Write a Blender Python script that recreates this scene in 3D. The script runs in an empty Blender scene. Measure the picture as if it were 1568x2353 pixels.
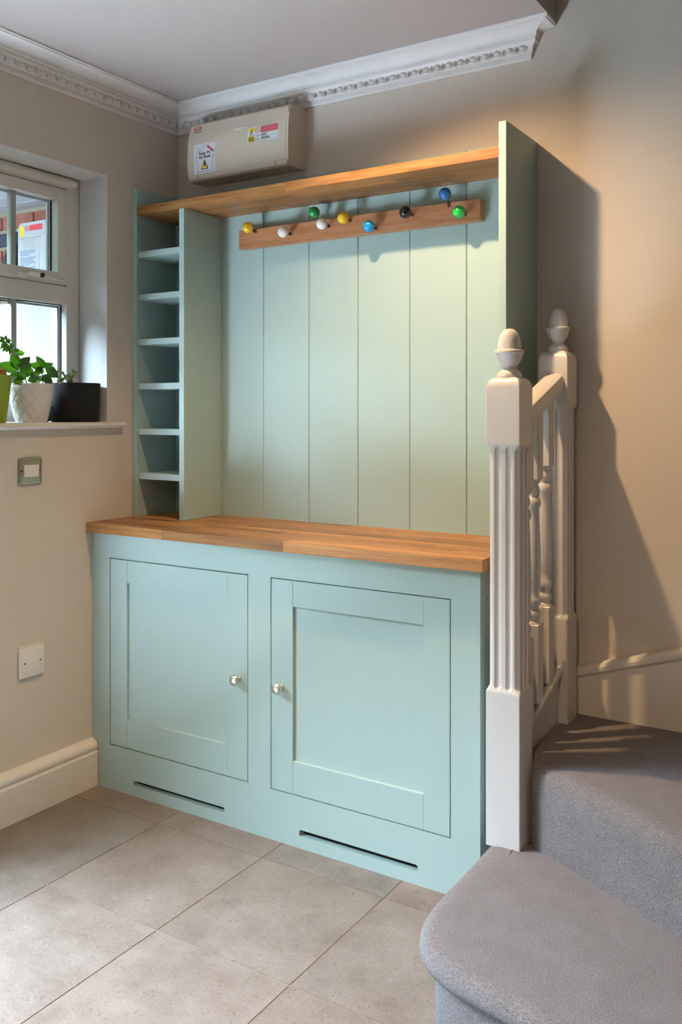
import bpy, bmesh, math, random
from mathutils import Vector, Matrix, Euler
random.seed(7)
S = bpy.context.scene
COL = S.collection
PI = math.pi

# ------------------------------------------------------------------ camera, world, lights, exposure
F_PX, PY = 2074.41, 944.87
cam = bpy.data.cameras.new('camera')
camo = bpy.data.objects.new('camera', cam); COL.objects.link(camo)
cam.sensor_fit = 'VERTICAL'; cam.sensor_height = 36.0
cam.lens = F_PX / 2353.0 * 36.0
cam.shift_y = -(1176.5 - PY) / 2353.0
cam.clip_start = 0.05
camo.location = (2.3832, -2.6051, 1.2802)
camo.rotation_euler = (PI / 2, 0, 0.56221)
S.camera = camo

S.view_settings.view_transform = 'Standard'
S.view_settings.look = 'None'
S.view_settings.gamma = 1.0
S.view_settings.use_curve_mapping = False
S.view_settings.exposure = 0.46

world = bpy.data.worlds.new('sky'); S.world = world
world.use_nodes = True
bg = world.node_tree.nodes['Background']
bg.inputs[0].default_value = (0.66, 0.82, 1.0, 1)      # even overcast sky
bg.inputs[1].default_value = 84.0

def area(name, loc, rot, sx, sy, energy, color, portal=False):
    l = bpy.data.lights.new(name, 'AREA'); l.shape = 'RECTANGLE'; l.size = sx; l.size_y = sy
    l.energy = energy; l.color = color
    if portal: l.cycles.is_portal = True
    o = bpy.data.objects.new(name, l); COL.objects.link(o)
    o.location = loc; o.rotation_euler = rot
    return o
# daylight that enters by the glazed garden door in the left wall, just before the picture's edge
DOOR_Y0, DOOR_Y1, DOOR_Z = -2.95, -1.33, 2.02
area('daylight_door_portal', (-0.21, (DOOR_Y0 + DOOR_Y1) / 2, 1.01), (0, -PI / 2, 0), 1.88, 1.48, 1, (1, 1, 1), portal=True)
# the window in view lets its own daylight in
area('daylight_window_portal', (-0.22, -0.71, 1.66), (0, -PI / 2, 0), 0.8, 0.68, 1, (1, 1, 1), portal=True)

# ------------------------------------------------------------------ helpers
WL = {}          # world location of every object's origin

def link(o, parent=None, loc=(0, 0, 0), label=None, category=None, group=None, kind=None):
    COL.objects.link(o)
    o.location = loc; WL[o.name] = Vector(loc)
    if parent is not None:
        o.parent = parent
        o.matrix_parent_inverse = Matrix.Translation(-WL[parent.name])
    if label: o['label'] = label
    if category: o['category'] = category
    if group: o['group'] = group
    if kind: o['kind'] = kind
    return o

def thing(name, loc, label, category, group=None):
    o = bpy.data.objects.new(name, None); o.empty_display_size = 0.05
    return link(o, None, loc, label, category, group)

def mk(name, bm, m, parent=None, smooth=False, origin=None, **kw):
    """bmesh in world coordinates -> one mesh object with its origin at its own centre"""
    bmesh.ops.recalc_face_normals(bm, faces=bm.faces[:])
    vs = [v.co for v in bm.verts]
    if origin is None:
        lo = Vector((min(v.x for v in vs), min(v.y for v in vs), min(v.z for v in vs)))
        hi = Vector((max(v.x for v in vs), max(v.y for v in vs), max(v.z for v in vs)))
        origin = (lo + hi) / 2
    origin = Vector(origin)
    bmesh.ops.translate(bm, verts=bm.verts[:], vec=-origin)
    me = bpy.data.meshes.new(name); bm.to_mesh(me); bm.free()
    if smooth is True:
        for p in me.polygons: p.use_smooth = True
    elif smooth:
        for p in me.polygons: p.use_smooth = True
        me.set_sharp_from_angle(angle=math.radians(smooth))
    if isinstance(m, (list, tuple)):
        for q in m: me.materials.append(q)
    else: me.materials.append(m)
    o = bpy.data.objects.new(name, me)
    return link(o, parent, origin, **kw)

def again(src, loc, parent=None, rot=None, scale=None, mat=None):
    o = src.copy()
    if mat is not None:
        pass
    for k in ('label', 'category', 'group', 'kind'):
        if k in o and parent is not None: del o[k]
    o.parent = None
    o.matrix_parent_inverse = Matrix.Identity(4)
    link(o, parent, loc)
    if rot is not None: o.rotation_euler = rot
    if scale is not None: o.scale = scale
    return o

def addbox(bm, x0, x1, y0, y1, z0, z1, bev=0.0, seg=2):
    vs = [bm.verts.new(p) for p in ((x0, y0, z0), (x1, y0, z0), (x1, y1, z0), (x0, y1, z0), (x0, y0, z1), (x1, y0, z1), (x1, y1, z1), (x0, y1, z1))]
    fs = [bm.faces.new([vs[i] for i in f]) for f in ((3, 2, 1, 0), (4, 5, 6, 7), (0, 1, 5, 4), (1, 2, 6, 5), (2, 3, 7, 6), (3, 0, 4, 7))]
    if bev > 0:
        es = list({e for f in fs for e in f.edges})
        bmesh.ops.bevel(bm, geom=es, offset=bev, segments=seg, affect='EDGES', profile=0.5)

def box(name, x0, x1, y0, y1, z0, z1, m, parent=None, bev=0.0, seg=2, **kw):
    bm = bmesh.new(); addbox(bm, x0, x1, y0, y1, z0, z1, bev, seg)
    return mk(name, bm, m, parent, smooth=35 if bev > 0 else False, **kw)

def addprism(bm, pts, axis, a, b):
    """closed 2D outline swept along axis; pts are the two other coordinates in xyz order"""
    def P(p, t):
        return {'x': (t, p[0], p[1]), 'y': (p[0], t, p[1]), 'z': (p[0], p[1], t)}[axis]
    A = [bm.verts.new(P(p, a)) for p in pts]; B = [bm.verts.new(P(p, b)) for p in pts]
    n = len(pts)
    bm.faces.new(A); bm.faces.new(B[::-1])
    for i in range(n):
        bm.faces.new([A[i], B[i], B[(i + 1) % n], A[(i + 1) % n]])

def prism(name, pts, axis, a, b, m, parent=None, smooth=False, **kw):
    bm = bmesh.new(); addprism(bm, pts, axis, a, b)
    return mk(name, bm, m, parent, smooth=smooth, **kw)

def addlathe(bm, prof, c=(0, 0, 0), axis='z', n=28, cap=True):
    """prof: list of (radius, height)"""
    rings = []
    for r, h in prof:
        ring = []
        for k in range(n):
            t = 2 * PI * k / n; u, v = r * math.cos(t), r * math.sin(t)
            p = {'z': (u, v, h), 'y': (u, h, v), 'x': (h, u, v)}[axis]
            ring.append(bm.verts.new((c[0] + p[0], c[1] + p[1], c[2] + p[2])))
        rings.append(ring)
    for a, b in zip(rings, rings[1:]):
        for k in range(n):
            bm.faces.new([a[k], a[(k + 1) % n], b[(k + 1) % n], b[k]])
    if cap:
        bm.faces.new(rings[0][::-1]); bm.faces.new(rings[-1])

def lathe(name, prof, c, m, parent=None, axis='z', n=28, smooth=40, **kw):
    bm = bmesh.new(); addlathe(bm, prof, c, axis, n)
    return mk(name, bm, m, parent, smooth=smooth, **kw)

def addtube(bm, pts, rad, n=8):
    pts = [Vector(p) for p in pts]
    if not isinstance(rad, (list, tuple)): rad = [rad] * len(pts)
    rings = []
    ref = Vector((0.31, 0.2, 0.93))
    for i, p in enumerate(pts):
        d = (pts[min(i + 1, len(pts) - 1)] - pts[max(i - 1, 0)]).normalized()
        u = d.cross(ref)
        if u.length < 1e-3: u = d.cross(Vector((1, 0, 0)))
        u.normalize(); v = d.cross(u)
        rings.append([bm.verts.new(p + rad[i] * (math.cos(2 * PI * k / n) * u + math.sin(2 * PI * k / n) * v)) for k in range(n)])
    for a, b in zip(rings, rings[1:]):
        for k in range(n):
            bm.faces.new([a[k], a[(k + 1) % n], b[(k + 1) % n], b[k]])
    bm.faces.new(rings[0][::-1]); bm.faces.new(rings[-1])

def tube(name, pts, rad, m, parent=None, n=8, **kw):
    bm = bmesh.new(); addtube(bm, pts, rad, n)
    return mk(name, bm, m, parent, smooth=50, **kw)

# ------------------------------------------------------------------ materials
def mat(name, color, rough=0.5, metal=0.0, spec=0.5):
    m = bpy.data.materials.new(name); m.use_nodes = True
    b = m.node_tree.nodes['Principled BSDF']
    b.inputs['Base Color'].default_value = (*color, 1)
    b.inputs['Roughness'].default_value = rough
    b.inputs['Metallic'].default_value = metal
    b.inputs['Specular IOR Level'].default_value = spec
    return m

class N:
    def __init__(s, m): s.t = m.node_tree; s.n = s.t.nodes; s.b = s.n['Principled BSDF']
    def new(s, t, **kw):
        x = s.n.new(t)
        for k, v in kw.items():
            if hasattr(x, k): setattr(x, k, v)
            else: x.inputs[k.replace('_', ' ')].default_value = v
        return x
    def l(s, a, b): s.t.links.new(a, b)
    def coords(s, scale=(1, 1, 1), rnd=0.0):
        c = s.new('ShaderNodeTexCoord'); mp = s.new('ShaderNodeMapping')
        mp.inputs['Scale'].default_value = scale
        s.l(c.outputs['Object'], mp.inputs['Vector'])
        if rnd:
            oi = s.new('ShaderNodeObjectInfo'); mu = s.new('ShaderNodeMath', operation='MULTIPLY'); mu.inputs[1].default_value = rnd
            s.l(oi.outputs['Random'], mu.inputs[0]); s.l(mu.outputs[0], mp.inputs['Location'])
        return mp.outputs['Vector']
    def noise(s, vec, scale, detail=4, rough=0.6):
        x = s.new('ShaderNodeTexNoise'); x.inputs['Scale'].default_value = scale
        x.inputs['Detail'].default_value = detail; x.inputs['Roughness'].default_value = rough
        s.l(vec, x.inputs['Vector']); return x
    def ramp(s, fac, stops):
        r = s.new('ShaderNodeValToRGB'); e = r.color_ramp.elements
        while len(e) < len(stops): e.new(0.5)
        for q, (p, c) in zip(e, stops):
            q.position = p; q.color = (*c, 1)
        s.l(fac, r.inputs['Fac']); return r.outputs['Color']
    def bump(s, h, strength, dist):
        x = s.new('ShaderNodeBump'); x.inputs['Strength'].default_value = strength; x.inputs['Distance'].default_value = dist
        s.l(h, x.inputs['Height'])
        s.l(x.outputs['Normal'], s.b.inputs['Normal'])

def paint(name, color, rough=0.5, var=0.03, scale=600, bump=0.05, spec=0.4):
    m = mat(name, color, rough, spec=spec); n = N(m)
    v = n.coords()
    a = n.noise(v, 3.0, 3)
    lo = tuple(c * (1 - var) for c in color); hi = tuple(min(1, c * (1 + var)) for c in color)
    n.l(n.ramp(a.outputs['Fac'], [(0.3, lo), (0.7, hi)]), n.b.inputs['Base Color'])
    f = n.noise(v, scale, 2)
    n.bump(f.outputs['Fac'], bump, 0.002)
    return m

M = {}
M['wall'] = paint('wall_paint', (0.66, 0.59, 0.515), 0.75, 0.02, 250, 0.10, 0.2)
M['white_wall'] = paint('white_wall_paint', (0.74, 0.73, 0.72), 0.75, 0.015, 250, 0.08, 0.2)
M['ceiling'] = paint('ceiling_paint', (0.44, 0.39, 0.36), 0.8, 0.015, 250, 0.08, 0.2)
M['plaster'] = paint('plaster_moulding_paint', (0.76, 0.74, 0.72), 0.6, 0.015, 200, 0.08, 0.3)
M['gloss'] = paint('white_wood_paint', (0.63, 0.60, 0.585), 0.32, 0.015, 90, 0.03, 0.5)
M['skirt'] = paint('cream_wood_paint', (0.74, 0.70, 0.65), 0.35, 0.015, 90, 0.03, 0.5)
M['green'] = paint('sage_cabinet_paint', (0.375, 0.495, 0.472), 0.42, 0.015, 300, 0.04, 0.35)
M['upvc'] = paint('window_upvc', (0.80, 0.78, 0.75), 0.3, 0.01, 100, 0.01, 0.5)
M['bead'] = mat('window_gasket_black', (0.02, 0.02, 0.025), 0.6)
M['spacer'] = mat('glazing_bar_grey', (0.40, 0.42, 0.38), 0.35, 0.3)
M['dark'] = mat('void_shade', (0.015, 0.02, 0.02), 0.8)  # near-black colour for painted shade inside the cabinet
M['chrome'] = mat('aged_chrome', (0.42, 0.43, 0.36), 0.22, 1.0)
M['nickel'] = mat('brushed_nickel', (0.72, 0.68, 0.63), 0.33, 1.0)
M['rust'] = mat('rusty_screw', (0.09, 0.035, 0.02), 0.7)
M['plate'] = mat('white_switch_plastic', (0.80, 0.77, 0.74), 0.35)
M['screw'] = mat('dark_screw', (0.06, 0.055, 0.05), 0.5, 0.6)
M['cream'] = paint('cream_plastic', (0.60, 0.52, 0.42), 0.5, 0.01, 500, 0.06, 0.4)
M['sticker'] = mat('white_sticker', (0.75, 0.75, 0.76), 0.4)
M['ink'] = mat('black_ink', (0.02, 0.02, 0.03), 0.5)
M['blue_ink'] = mat('blue_ink', (0.10, 0.17, 0.36), 0.5)
M['grey_ink'] = mat('grey_ink', (0.28, 0.26, 0.24), 0.5)
M['red'] = mat('red_print', (0.62, 0.03, 0.05), 0.45)
M['redlogo'] = mat('red_logo', (0.70, 0.07, 0.04), 0.45)
M['yellow'] = mat('yellow_print', (0.90, 0.62, 0.02), 0.45)
M['black_pot'] = paint('black_textured_ceramic', (0.009, 0.009, 0.010), 0.5, 0.1, 220, 0.5, 0.22)
M['white_pot'] = paint('white_ceramic', (0.78, 0.74, 0.70), 0.4, 0.02, 60, 0.05, 0.5)
M['green_pot'] = paint('lime_green_glaze', (0.26, 0.34, 0.02), 0.45, 0.03, 60, 0.05, 0.4)
M['soil'] = paint('potting_soil', (0.05, 0.032, 0.02), 0.95, 0.4, 120, 1.0, 0.1)
M['bark'] = paint('orange_bark', (0.40, 0.13, 0.05), 0.8, 0.5, 60, 0.8, 0.1)
M['stem'] = mat('green_stem', (0.22, 0.28, 0.10), 0.6)
M['twig'] = mat('dry_twig', (0.32, 0.26, 0.22), 0.8)
M['rubber'] = mat('black_plastic', (0.012, 0.012, 0.014), 0.45)
M['exterior_white'] = mat('exterior_white_paint', (0.85, 0.86, 0.88), 0.5)
M['soffit'] = mat('soffit_white', (0.62, 0.64, 0.68), 0.5)
M['meter'] = mat('meter_box_white', (0.78, 0.80, 0.82), 0.4)
M['ground'] = paint('dark_ground', (0.020, 0.030, 0.012), 0.95, 0.3, 40, 0.4, 0.1)  # unseen ground, kept dark to cut light bounced into the room
M['sky_block'] = paint('sky_block_dark', (0.012, 0.020, 0.008), 0.9, 0.4, 30, 0.6, 0.1)  # dark material of the added sky blockers
M['purple'] = mat('purple_brick', (0.20, 0.12, 0.13), 0.9)

for nm, c in (('yellow', (0.80, 0.50, 0.02)), ('white', (0.80, 0.74, 0.70)), ('green', (0.005, 0.22, 0.06)), ('lit_green', (0.01, 0.42, 0.06)),
              ('blue', (0.01, 0.25, 0.62)), ('shaded_blue', (0.01, 0.17, 0.45)), ('black', (0.010, 0.010, 0.012))):  # plain green and the darker blue carry the shelf's shade in their colour
    mm = mat('peg_ball_' + nm, c, 0.18); mm.node_tree.nodes['Principled BSDF'].inputs['Coat Weight'].default_value = 0.4
    mm.node_tree.nodes['Principled BSDF'].inputs['Coat Roughness'].default_value = 0.06
    M['ball_' + nm] = mm

def leafmat(name, c0, c1):
    m = mat(name, c0, 0.4); n = N(m)
    v = n.coords((1, 1, 1), 20)
    oi = n.new('ShaderNodeObjectInfo'); mr = n.new('ShaderNodeMapRange'); mr.inputs['To Min'].default_value = 0.35; mr.inputs['To Max'].default_value = 1.15
    n.l(oi.outputs['Random'], mr.inputs['Value']); hs = n.new('ShaderNodeHueSaturation'); n.l(mr.outputs[0], hs.inputs['Value'])
    n.l(n.ramp(n.noise(v, 25, 3).outputs['Fac'], [(0.3, c0), (0.7, c1)]), hs.inputs['Color']); n.l(hs.outputs[0], n.b.inputs['Base Color'])
    tr = n.new('ShaderNodeBsdfTranslucent'); tr.inputs['Color'].default_value = (c1[0] * 2.2, c1[1] * 1.6, c1[2], 1)
    mx = n.new('ShaderNodeMixShader'); mx.inputs[0].default_value = 0.30
    n.l(n.b.outputs[0], mx.inputs[1]); n.l(tr.outputs[0], mx.inputs[2])
    n.l(mx.outputs[0], n.n['Material Output'].inputs['Surface'])
    return m
M['leaf'] = leafmat('bright_green_leaf', (0.032, 0.135, 0.010), (0.085, 0.27, 0.018))
M['succulent'] = leafmat('grey_green_leaf', (0.12, 0.22, 0.08), (0.24, 0.36, 0.14))

def oak(name, cols, gscale=(3.0, 60, 60), rough=0.4):
    m = mat(name, cols[1], rough, spec=0.35); n = N(m)
    v = n.coords(gscale, 37.0)
    w = n.noise(v, 1.0, 5, 0.65)
    v2 = n.coords((14, 260, 260), 11.0)
    f = n.noise(v2, 1.0, 3, 0.7)
    ad = n.new('ShaderNodeMath', operation='MULTIPLY_ADD'); ad.inputs[1].default_value = 0.35
    n.l(f.outputs['Fac'], ad.inputs[0]); n.l(w.outputs['Fac'], ad.inputs[2])
    col = n.ramp(ad.outputs[0], [(0.42, cols[0]), (0.62, cols[1]), (0.85, cols[2])])
    oi = n.new('ShaderNodeObjectInfo')
    mr = n.new('ShaderNodeMapRange'); mr.inputs['To Min'].default_value = 0.62; mr.inputs['To Max'].default_value = 1.25
    n.l(oi.outputs['Random'], mr.inputs['Value'])
    hs = n.new('ShaderNodeHueSaturation')
    n.l(col, hs.inputs['Color']); n.l(mr.outputs[0], hs.inputs['Value'])
    n.l(hs.outputs[0], n.b.inputs['Base Color'])
    n.bump(f.outputs['Fac'], 0.12, 0.001)
    return m
M['oak'] = oak('oiled_oak', ((0.15, 0.058, 0.016), (0.31, 0.138, 0.042), (0.44, 0.22, 0.080)))
M['oak_rail'] = oak('oak_rail', ((0.24, 0.10, 0.042), (0.34, 0.15, 0.065), (0.42, 0.20, 0.095)), (6, 55, 55))

def limestone():
    m = mat('limestone_tile', (0.5, 0.42, 0.34), 0.36, spec=0.5); n = N(m)
    v = n.coords((1, 1, 1), 50)
    big = n.noise(v, 7, 7, 0.68); fine = n.noise(v, 130, 6, 0.8)
    c1 = n.ramp(big.outputs['Fac'], [(0.28, (0.130, 0.106, 0.090)), (0.5, (0.180, 0.155, 0.136)), (0.72, (0.222, 0.198, 0.182))])
    c2 = n.ramp(fine.outputs['Fac'], [(0.28, (0.66, 0.64, 0.62)), (0.46, (0.97, 0.97, 0.97)), (0.72, (1.22, 1.20, 1.18))])
    mx = n.new('ShaderNodeMix', data_type='RGBA', blend_type='MULTIPLY'); mx.inputs['Factor'].default_value = 1
    n.l(c1, mx.inputs[6]); n.l(c2, mx.inputs[7])
    oi = n.new('ShaderNodeObjectInfo')
    tint = n.ramp(oi.outputs['Random'], [(0.0, (0.92, 0.945, 0.93)), (0.5, (1.03, 0.96, 0.91)), (1.0, (1.10, 0.96, 0.88))])
    m2 = n.new('ShaderNodeMix', data_type='RGBA', blend_type='MULTIPLY'); m2.inputs['Factor'].default_value = 1
    n.l(mx.outputs[2], m2.inputs[6]); n.l(tint, m2.inputs[7])
    # scattered dark pits
    vo = n.new('ShaderNodeTexVoronoi'); vo.voronoi_dimensions = '2D'; vo.inputs['Scale'].default_value = 75; n.l(v, vo.inputs['Vector'])
    pk = n.noise(v, 38, 3)
    sb = n.new('ShaderNodeMath', operation='MULTIPLY'); n.l(pk.outputs['Fac'], sb.inputs[0]); sb.inputs[1].default_value = 1.1; sb.operation = 'MULTIPLY_ADD'; sb.inputs[2].default_value = -0.53
    lt = n.new('ShaderNodeMath', operation='LESS_THAN'); n.l(vo.outputs['Distance'], lt.inputs[0]); n.l(sb.outputs[0], lt.inputs[1])
    m3 = n.new('ShaderNodeMix', data_type='RGBA'); m3.inputs[7].default_value = (0.06, 0.045, 0.036, 1)
    sc = n.new('ShaderNodeMath', operation='MULTIPLY'); n.l(lt.outputs[0], sc.inputs[0]); sc.inputs[1].default_value = 0.6
    n.l(sc.outputs[0], m3.inputs['Factor']); n.l(m2.outputs[2], m3.inputs[6])
    n.l(m3.outputs[2], n.b.inputs['Base Color'])
    n.bump(fine.outputs['Fac'], 0.25, 0.002)
    return m
M['stone'] = limestone()
M['grout'] = paint('tile_grout', (0.30, 0.235, 0.18), 0.9, 0.2, 80, 0.3, 0.2)

def carpetmat():
    m = mat('grey_carpet', (0.4, 0.36, 0.35), 0.95, spec=0.05); n = N(m)
    n.b.inputs['Sheen Weight'].default_value = 0.25
    v = n.coords()
    a = n.noise(v, 330, 4, 0.75); b = n.noise(v, 14, 3, 0.6)
    c1 = n.ramp(a.outputs['Fac'], [(0.3, (0.125, 0.105, 0.107)), (0.5, (0.315, 0.282, 0.288)), (0.70, (0.56, 0.51, 0.52))])
    c2 = n.ramp(b.outputs['Fac'], [(0.3, (0.90, 0.90, 0.90)), (0.7, (1.08, 1.08, 1.08))])
    mx = n.new('ShaderNodeMix', data_type='RGBA', blend_type='MULTIPLY'); mx.inputs['Factor'].default_value = 1
    n.l(c1, mx.inputs[6]); n.l(c2, mx.inputs[7]); n.l(mx.outputs[2], n.b.inputs['Base Color'])
    n.bump(a.outputs['Fac'], 1.0, 0.010)
    return m
M['carpet'] = carpetmat()

def brickmat():
    m = mat('red_brick', (0.3, 0.1, 0.07), 0.9); n = N(m)
    v = n.coords((1, 1, 1), 30)
    n.l(n.ramp(n.noise(v, 30, 4).outputs['Fac'], [(0.3, (0.20, 0.055, 0.04)), (0.7, (0.36, 0.13, 0.085))]), n.b.inputs['Base Color'])
    n.bump(n.noise(v, 120, 3).outputs['Fac'], 0.5, 0.004)
    return m
M['brick'] = brickmat()
M['mortar'] = paint('mortar', (0.36, 0.30, 0.22), 0.95, 0.15, 90, 0.4, 0.1)
M['slate'] = paint('dark_damp_course', (0.03, 0.04, 0.055), 0.6, 0.2, 90, 0.3, 0.3)

def glassmat():
    m = bpy.data.materials.new('window_glass'); m.use_nodes = True
    t = m.node_tree; t.nodes.clear()
    o = t.nodes.new('ShaderNodeOutputMaterial'); mx = t.nodes.new('ShaderNodeMixShader')
    tr = t.nodes.new('ShaderNodeBsdfTransparent'); gl = t.nodes.new('ShaderNodeBsdfGlossy'); fr = t.nodes.new('ShaderNodeLayerWeight'); pw_ = t.nodes.new('ShaderNodeMath'); ma = t.nodes.new('ShaderNodeMath')
    pw_.operation = 'POWER'; pw_.inputs[1].default_value = 5.0; ma.operation = 'MULTIPLY_ADD'; ma.inputs[1].default_value = 0.7; ma.inputs[2].default_value = 0.035
    tr.inputs[0].default_value = (0.93, 0.96, 0.97, 1); gl.inputs['Roughness'].default_value = 0.02
    t.links.new(fr.outputs['Facing'], pw_.inputs[0]); t.links.new(pw_.outputs[0], ma.inputs[0]); t.links.new(ma.outputs[0], mx.inputs[0]); t.links.new(tr.outputs[0], mx.inputs[1]); t.links.new(gl.outputs[0], mx.inputs[2]); t.links.new(mx.outputs[0], o.inputs[0])
    return m
M['glass'] = glassmat()
M['lamp'] = mat('lamp_lens', (0.9, 0.85, 0.75), 0.3)
M['lamp'].node_tree.nodes['Principled BSDF'].inputs['Emission Color'].default_value = (1.0, 0.72, 0.42, 1)
M['lamp'].node_tree.nodes['Principled BSDF'].inputs['Emission Strength'].default_value = 6.0

# ------------------------------------------------------------------ dimensions (metres; x along the back wall, y towards it, z up)
H = 2.432                       # ceiling
HU = 4.7                        # stairwell top
XR, YF = 5.6, -6.0              # right and front walls
XW = 1.498                      # stairwell edge of the ceiling
WY0, WY1, WZ0, WZ1 = -1.06, -0.36, 1.222, 2.110   # window opening

# ------------------------------------------------------------------ room shell
bm = bmesh.new()
addbox(bm, -0.3, 0, WY1, 0.0, 0, H + .3); addbox(bm, -0.3, 0, WY0, WY1, 0, WZ0); addbox(bm, -0.3, 0, WY0, WY1, WZ1, H + .3)
addbox(bm, -0.3, 0, DOOR_Y1, WY0, 0, H + .3); addbox(bm, -0.3, 0, DOOR_Y0, DOOR_Y1, DOOR_Z, H + .3); addbox(bm, -0.3, 0, YF, DOOR_Y0, 0, H + .3)
mk('wall_left', bm, M['wall'], kind='structure')
# smooth white plaster lining of the window recess
bm = bmesh.new()
addbox(bm, -0.14, -0.0005, WY1 - 0.004, WY1, WZ0, WZ1); addbox(bm, -0.14, -0.0005, WY0, WY1 - 0.004, WZ1 - 0.004, WZ1)
wl = mk('trim_3', bm, M['white_wall'], kind='structure')
bm = bmesh.new(); addbox(bm, -0.3, XR + .2, 0, 0.2, -0.1, HU)
mk('wall_back', bm, M['wall'], kind='structure')
box('wall_right', XR, XR + 0.2, YF, 0, -0.1, HU, M['wall'], kind='structure')
box('wall_front', -0.3, XR, YF - .2, YF, 0, H + .3, M['wall'], kind='structure')
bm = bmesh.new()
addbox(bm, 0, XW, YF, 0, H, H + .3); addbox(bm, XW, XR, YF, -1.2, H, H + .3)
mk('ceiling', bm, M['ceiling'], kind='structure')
bm = bmesh.new(); addbox(bm, XW - .1, XW, -1.2, 0, H + .3, HU); addbox(bm, XW, XR, -1.3, -1.2, H + .3, HU)
mk('wall_stairwell', bm, M['wall'], kind='structure')
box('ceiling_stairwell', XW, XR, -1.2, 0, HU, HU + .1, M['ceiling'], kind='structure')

# floor: grout bed with limestone tiles laid on it, each a tile of its own
floor = box('floor', 0, XR, YF, 0, -0.08, -0.0016, M['grout'], kind='structure')
TX, TY, J = 0.4015, 0.427, 0.0032
ox, oy = 0.4102, -0.9628
base = {}
for i in range(-2, 14):
    for j in range(-13, 4):
        x0, x1 = max(ox + i * TX, 0.001), min(ox + (i + 1) * TX, XR - .001)
        y0, y1 = max(oy + j * TY, YF + .001), min(oy + (j + 1) * TY, -0.001)
        if x1 - x0 < 0.03 or y1 - y0 < 0.03: continue
        x0 += J / 2; x1 -= J / 2; y0 += J / 2; y1 -= J / 2
        if y0 > -0.45 and x0 < 1.4 : continue          # under the cabinet
        
        key = (round(x1 - x0, 3), round(y1 - y0, 3))
        if key not in base:
            base[key] = box('tile', x0, x1, y0, y1, -0.010, 0.0, M['stone'], floor)
        else:
            again(base[key], ((x0 + x1) / 2, (y0 + y1) / 2, -0.005), floor)

# ------------------------------------------------------------------ cornice with egg and dart
Z0 = 2.337
prof = [(0.0, 0.0), (0.009, 0.0), (0.012, 0.004), (0.013, 0.019), (0.017, 0.021), (0.017, 0.024), (0.019, 0.032), (0.024, 0.040), (0.029, 0.045),
        (0.031, 0.047), (0.031, 0.057), (0.035, 0.058), (0.0355, 0.063)]
for k in range(1, 9):
    t = k / 8 * PI / 2
    prof.append((0.0355 + 0.040 * (1 - math.cos(t)), 0.063 + 0.021 * math.sin(t)))
prof += [(0.080, 0.084), (0.0805, 0.087), (0.085, 0.0885), (0.086, 0.0975)]
XE = 1.412
def strip(bm, rows):
    V = [[bm.verts.new(p) for p in r] for r in rows]
    for a, b in zip(V, V[1:]):
        for i in range(len(a) - 1):
            bm.faces.new([a[i], a[i + 1], b[i + 1], b[i]])
bm = bmesh.new()
strip(bm, [[(p, -p, Z0 + z), (XE + p, -p, Z0 + z), (XE + p, 0, Z0 + z)] for p, z in prof])
cb = mk('trim_1', bm, M['plaster'], kind='structure')
bm = bmesh.new()
strip(bm, [[(p, -p, Z0 + z), (p, YF, Z0 + z)] for p, z in prof])
cl = mk('trim_2', bm, M['plaster'], kind='structure')
def egg_mesh():
    """egg in its shell: one surface, dome inside a groove inside a raised rim"""
    bm = bmesh.new(); n = 14
    prof_ = [(1.42, .002), (1.36, -.0042), (1.22, -.0045), (1.10, -.0004), (1.0, -.0010), (.86, -.0046), (.62, -.0072), (.32, -.0084)]
    V = [[bm.verts.new((0.0112 * r * math.cos(2 * PI * k / n), y, 0.0115 * r * math.sin(2 * PI * k / n) * (1.0 if math.sin(2 * PI * k / n) > 0 else 1.06))) for k in range(n)] for r, y in prof_]
    top = bm.verts.new((0, -0.0087, 0))
    for a, b in zip(V, V[1:]):
        for k in range(n): bm.faces.new([a[k], a[(k + 1) % n], b[(k + 1) % n], b[k]])
    for k in range(n): bm.faces.new([V[-1][k], V[-1][(k + 1) % n], top])
    return bm
def dart_mesh():
    bm = bmesh.new()
    addprism(bm, [(-0.0030, 0.011), (0.0030, 0.011), (0.0012, -0.012), (-0.0012, -0.012)], 'y', -0.0062, 0.004)
    return bm
SP = 0.0405
egg = mk('egg', egg_mesh(), M['plaster'], cb, smooth=True, origin=(0, 0, 0))
dart = mk('dart', dart_mesh(), M['plaster'], cb, origin=(0, 0, 0))
TILT = math.radians(-24)
def put(o, par, x, y, rz, first):
    q = o if first else again(o, (0, 0, 0), par)
    q.rotation_euler = Euler((TILT, 0, rz)) if rz == 0 else (Matrix.Rotation(rz, 4, 'Z') @ Matrix.Rotation(TILT, 4, 'X')).to_euler()
    q.location = (x, y, Z0 + 0.0335); WL[q.name] = Vector(q.location)
nb = int((XE + 0.01) / SP)
for k in range(nb):
    x = XE + 0.008 - (k + 0.5) * SP
    if x < 0.03: continue
    put(egg, cb, x, -0.0195, 0, k == 0)
    if k: put(dart, cb, x + SP / 2, -0.020, 0, k == 1)
for k in range(22):
    y = -0.045 - k * SP
    put(egg, cl, 0.0195, y, PI / 2, False); put(dart, cl, 0.020, y - SP / 2, PI / 2, False)

# ------------------------------------------------------------------ skirting
sk = [(0, 0), (0.030, 0), (0.030, 0.113), (0.027, 0.117), (0.026, 0.121), (0.0285, 0.127), (0.0295, 0.134), (0.0275, 0.142), (0.022, 0.148), (0.014, 0.152), (0.010, 0.157), (0, 0.158)]
prism('baseboard_left', sk, 'y', -0.415, DOOR_Y1, M['skirt'], smooth=30, kind='structure')
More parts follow.
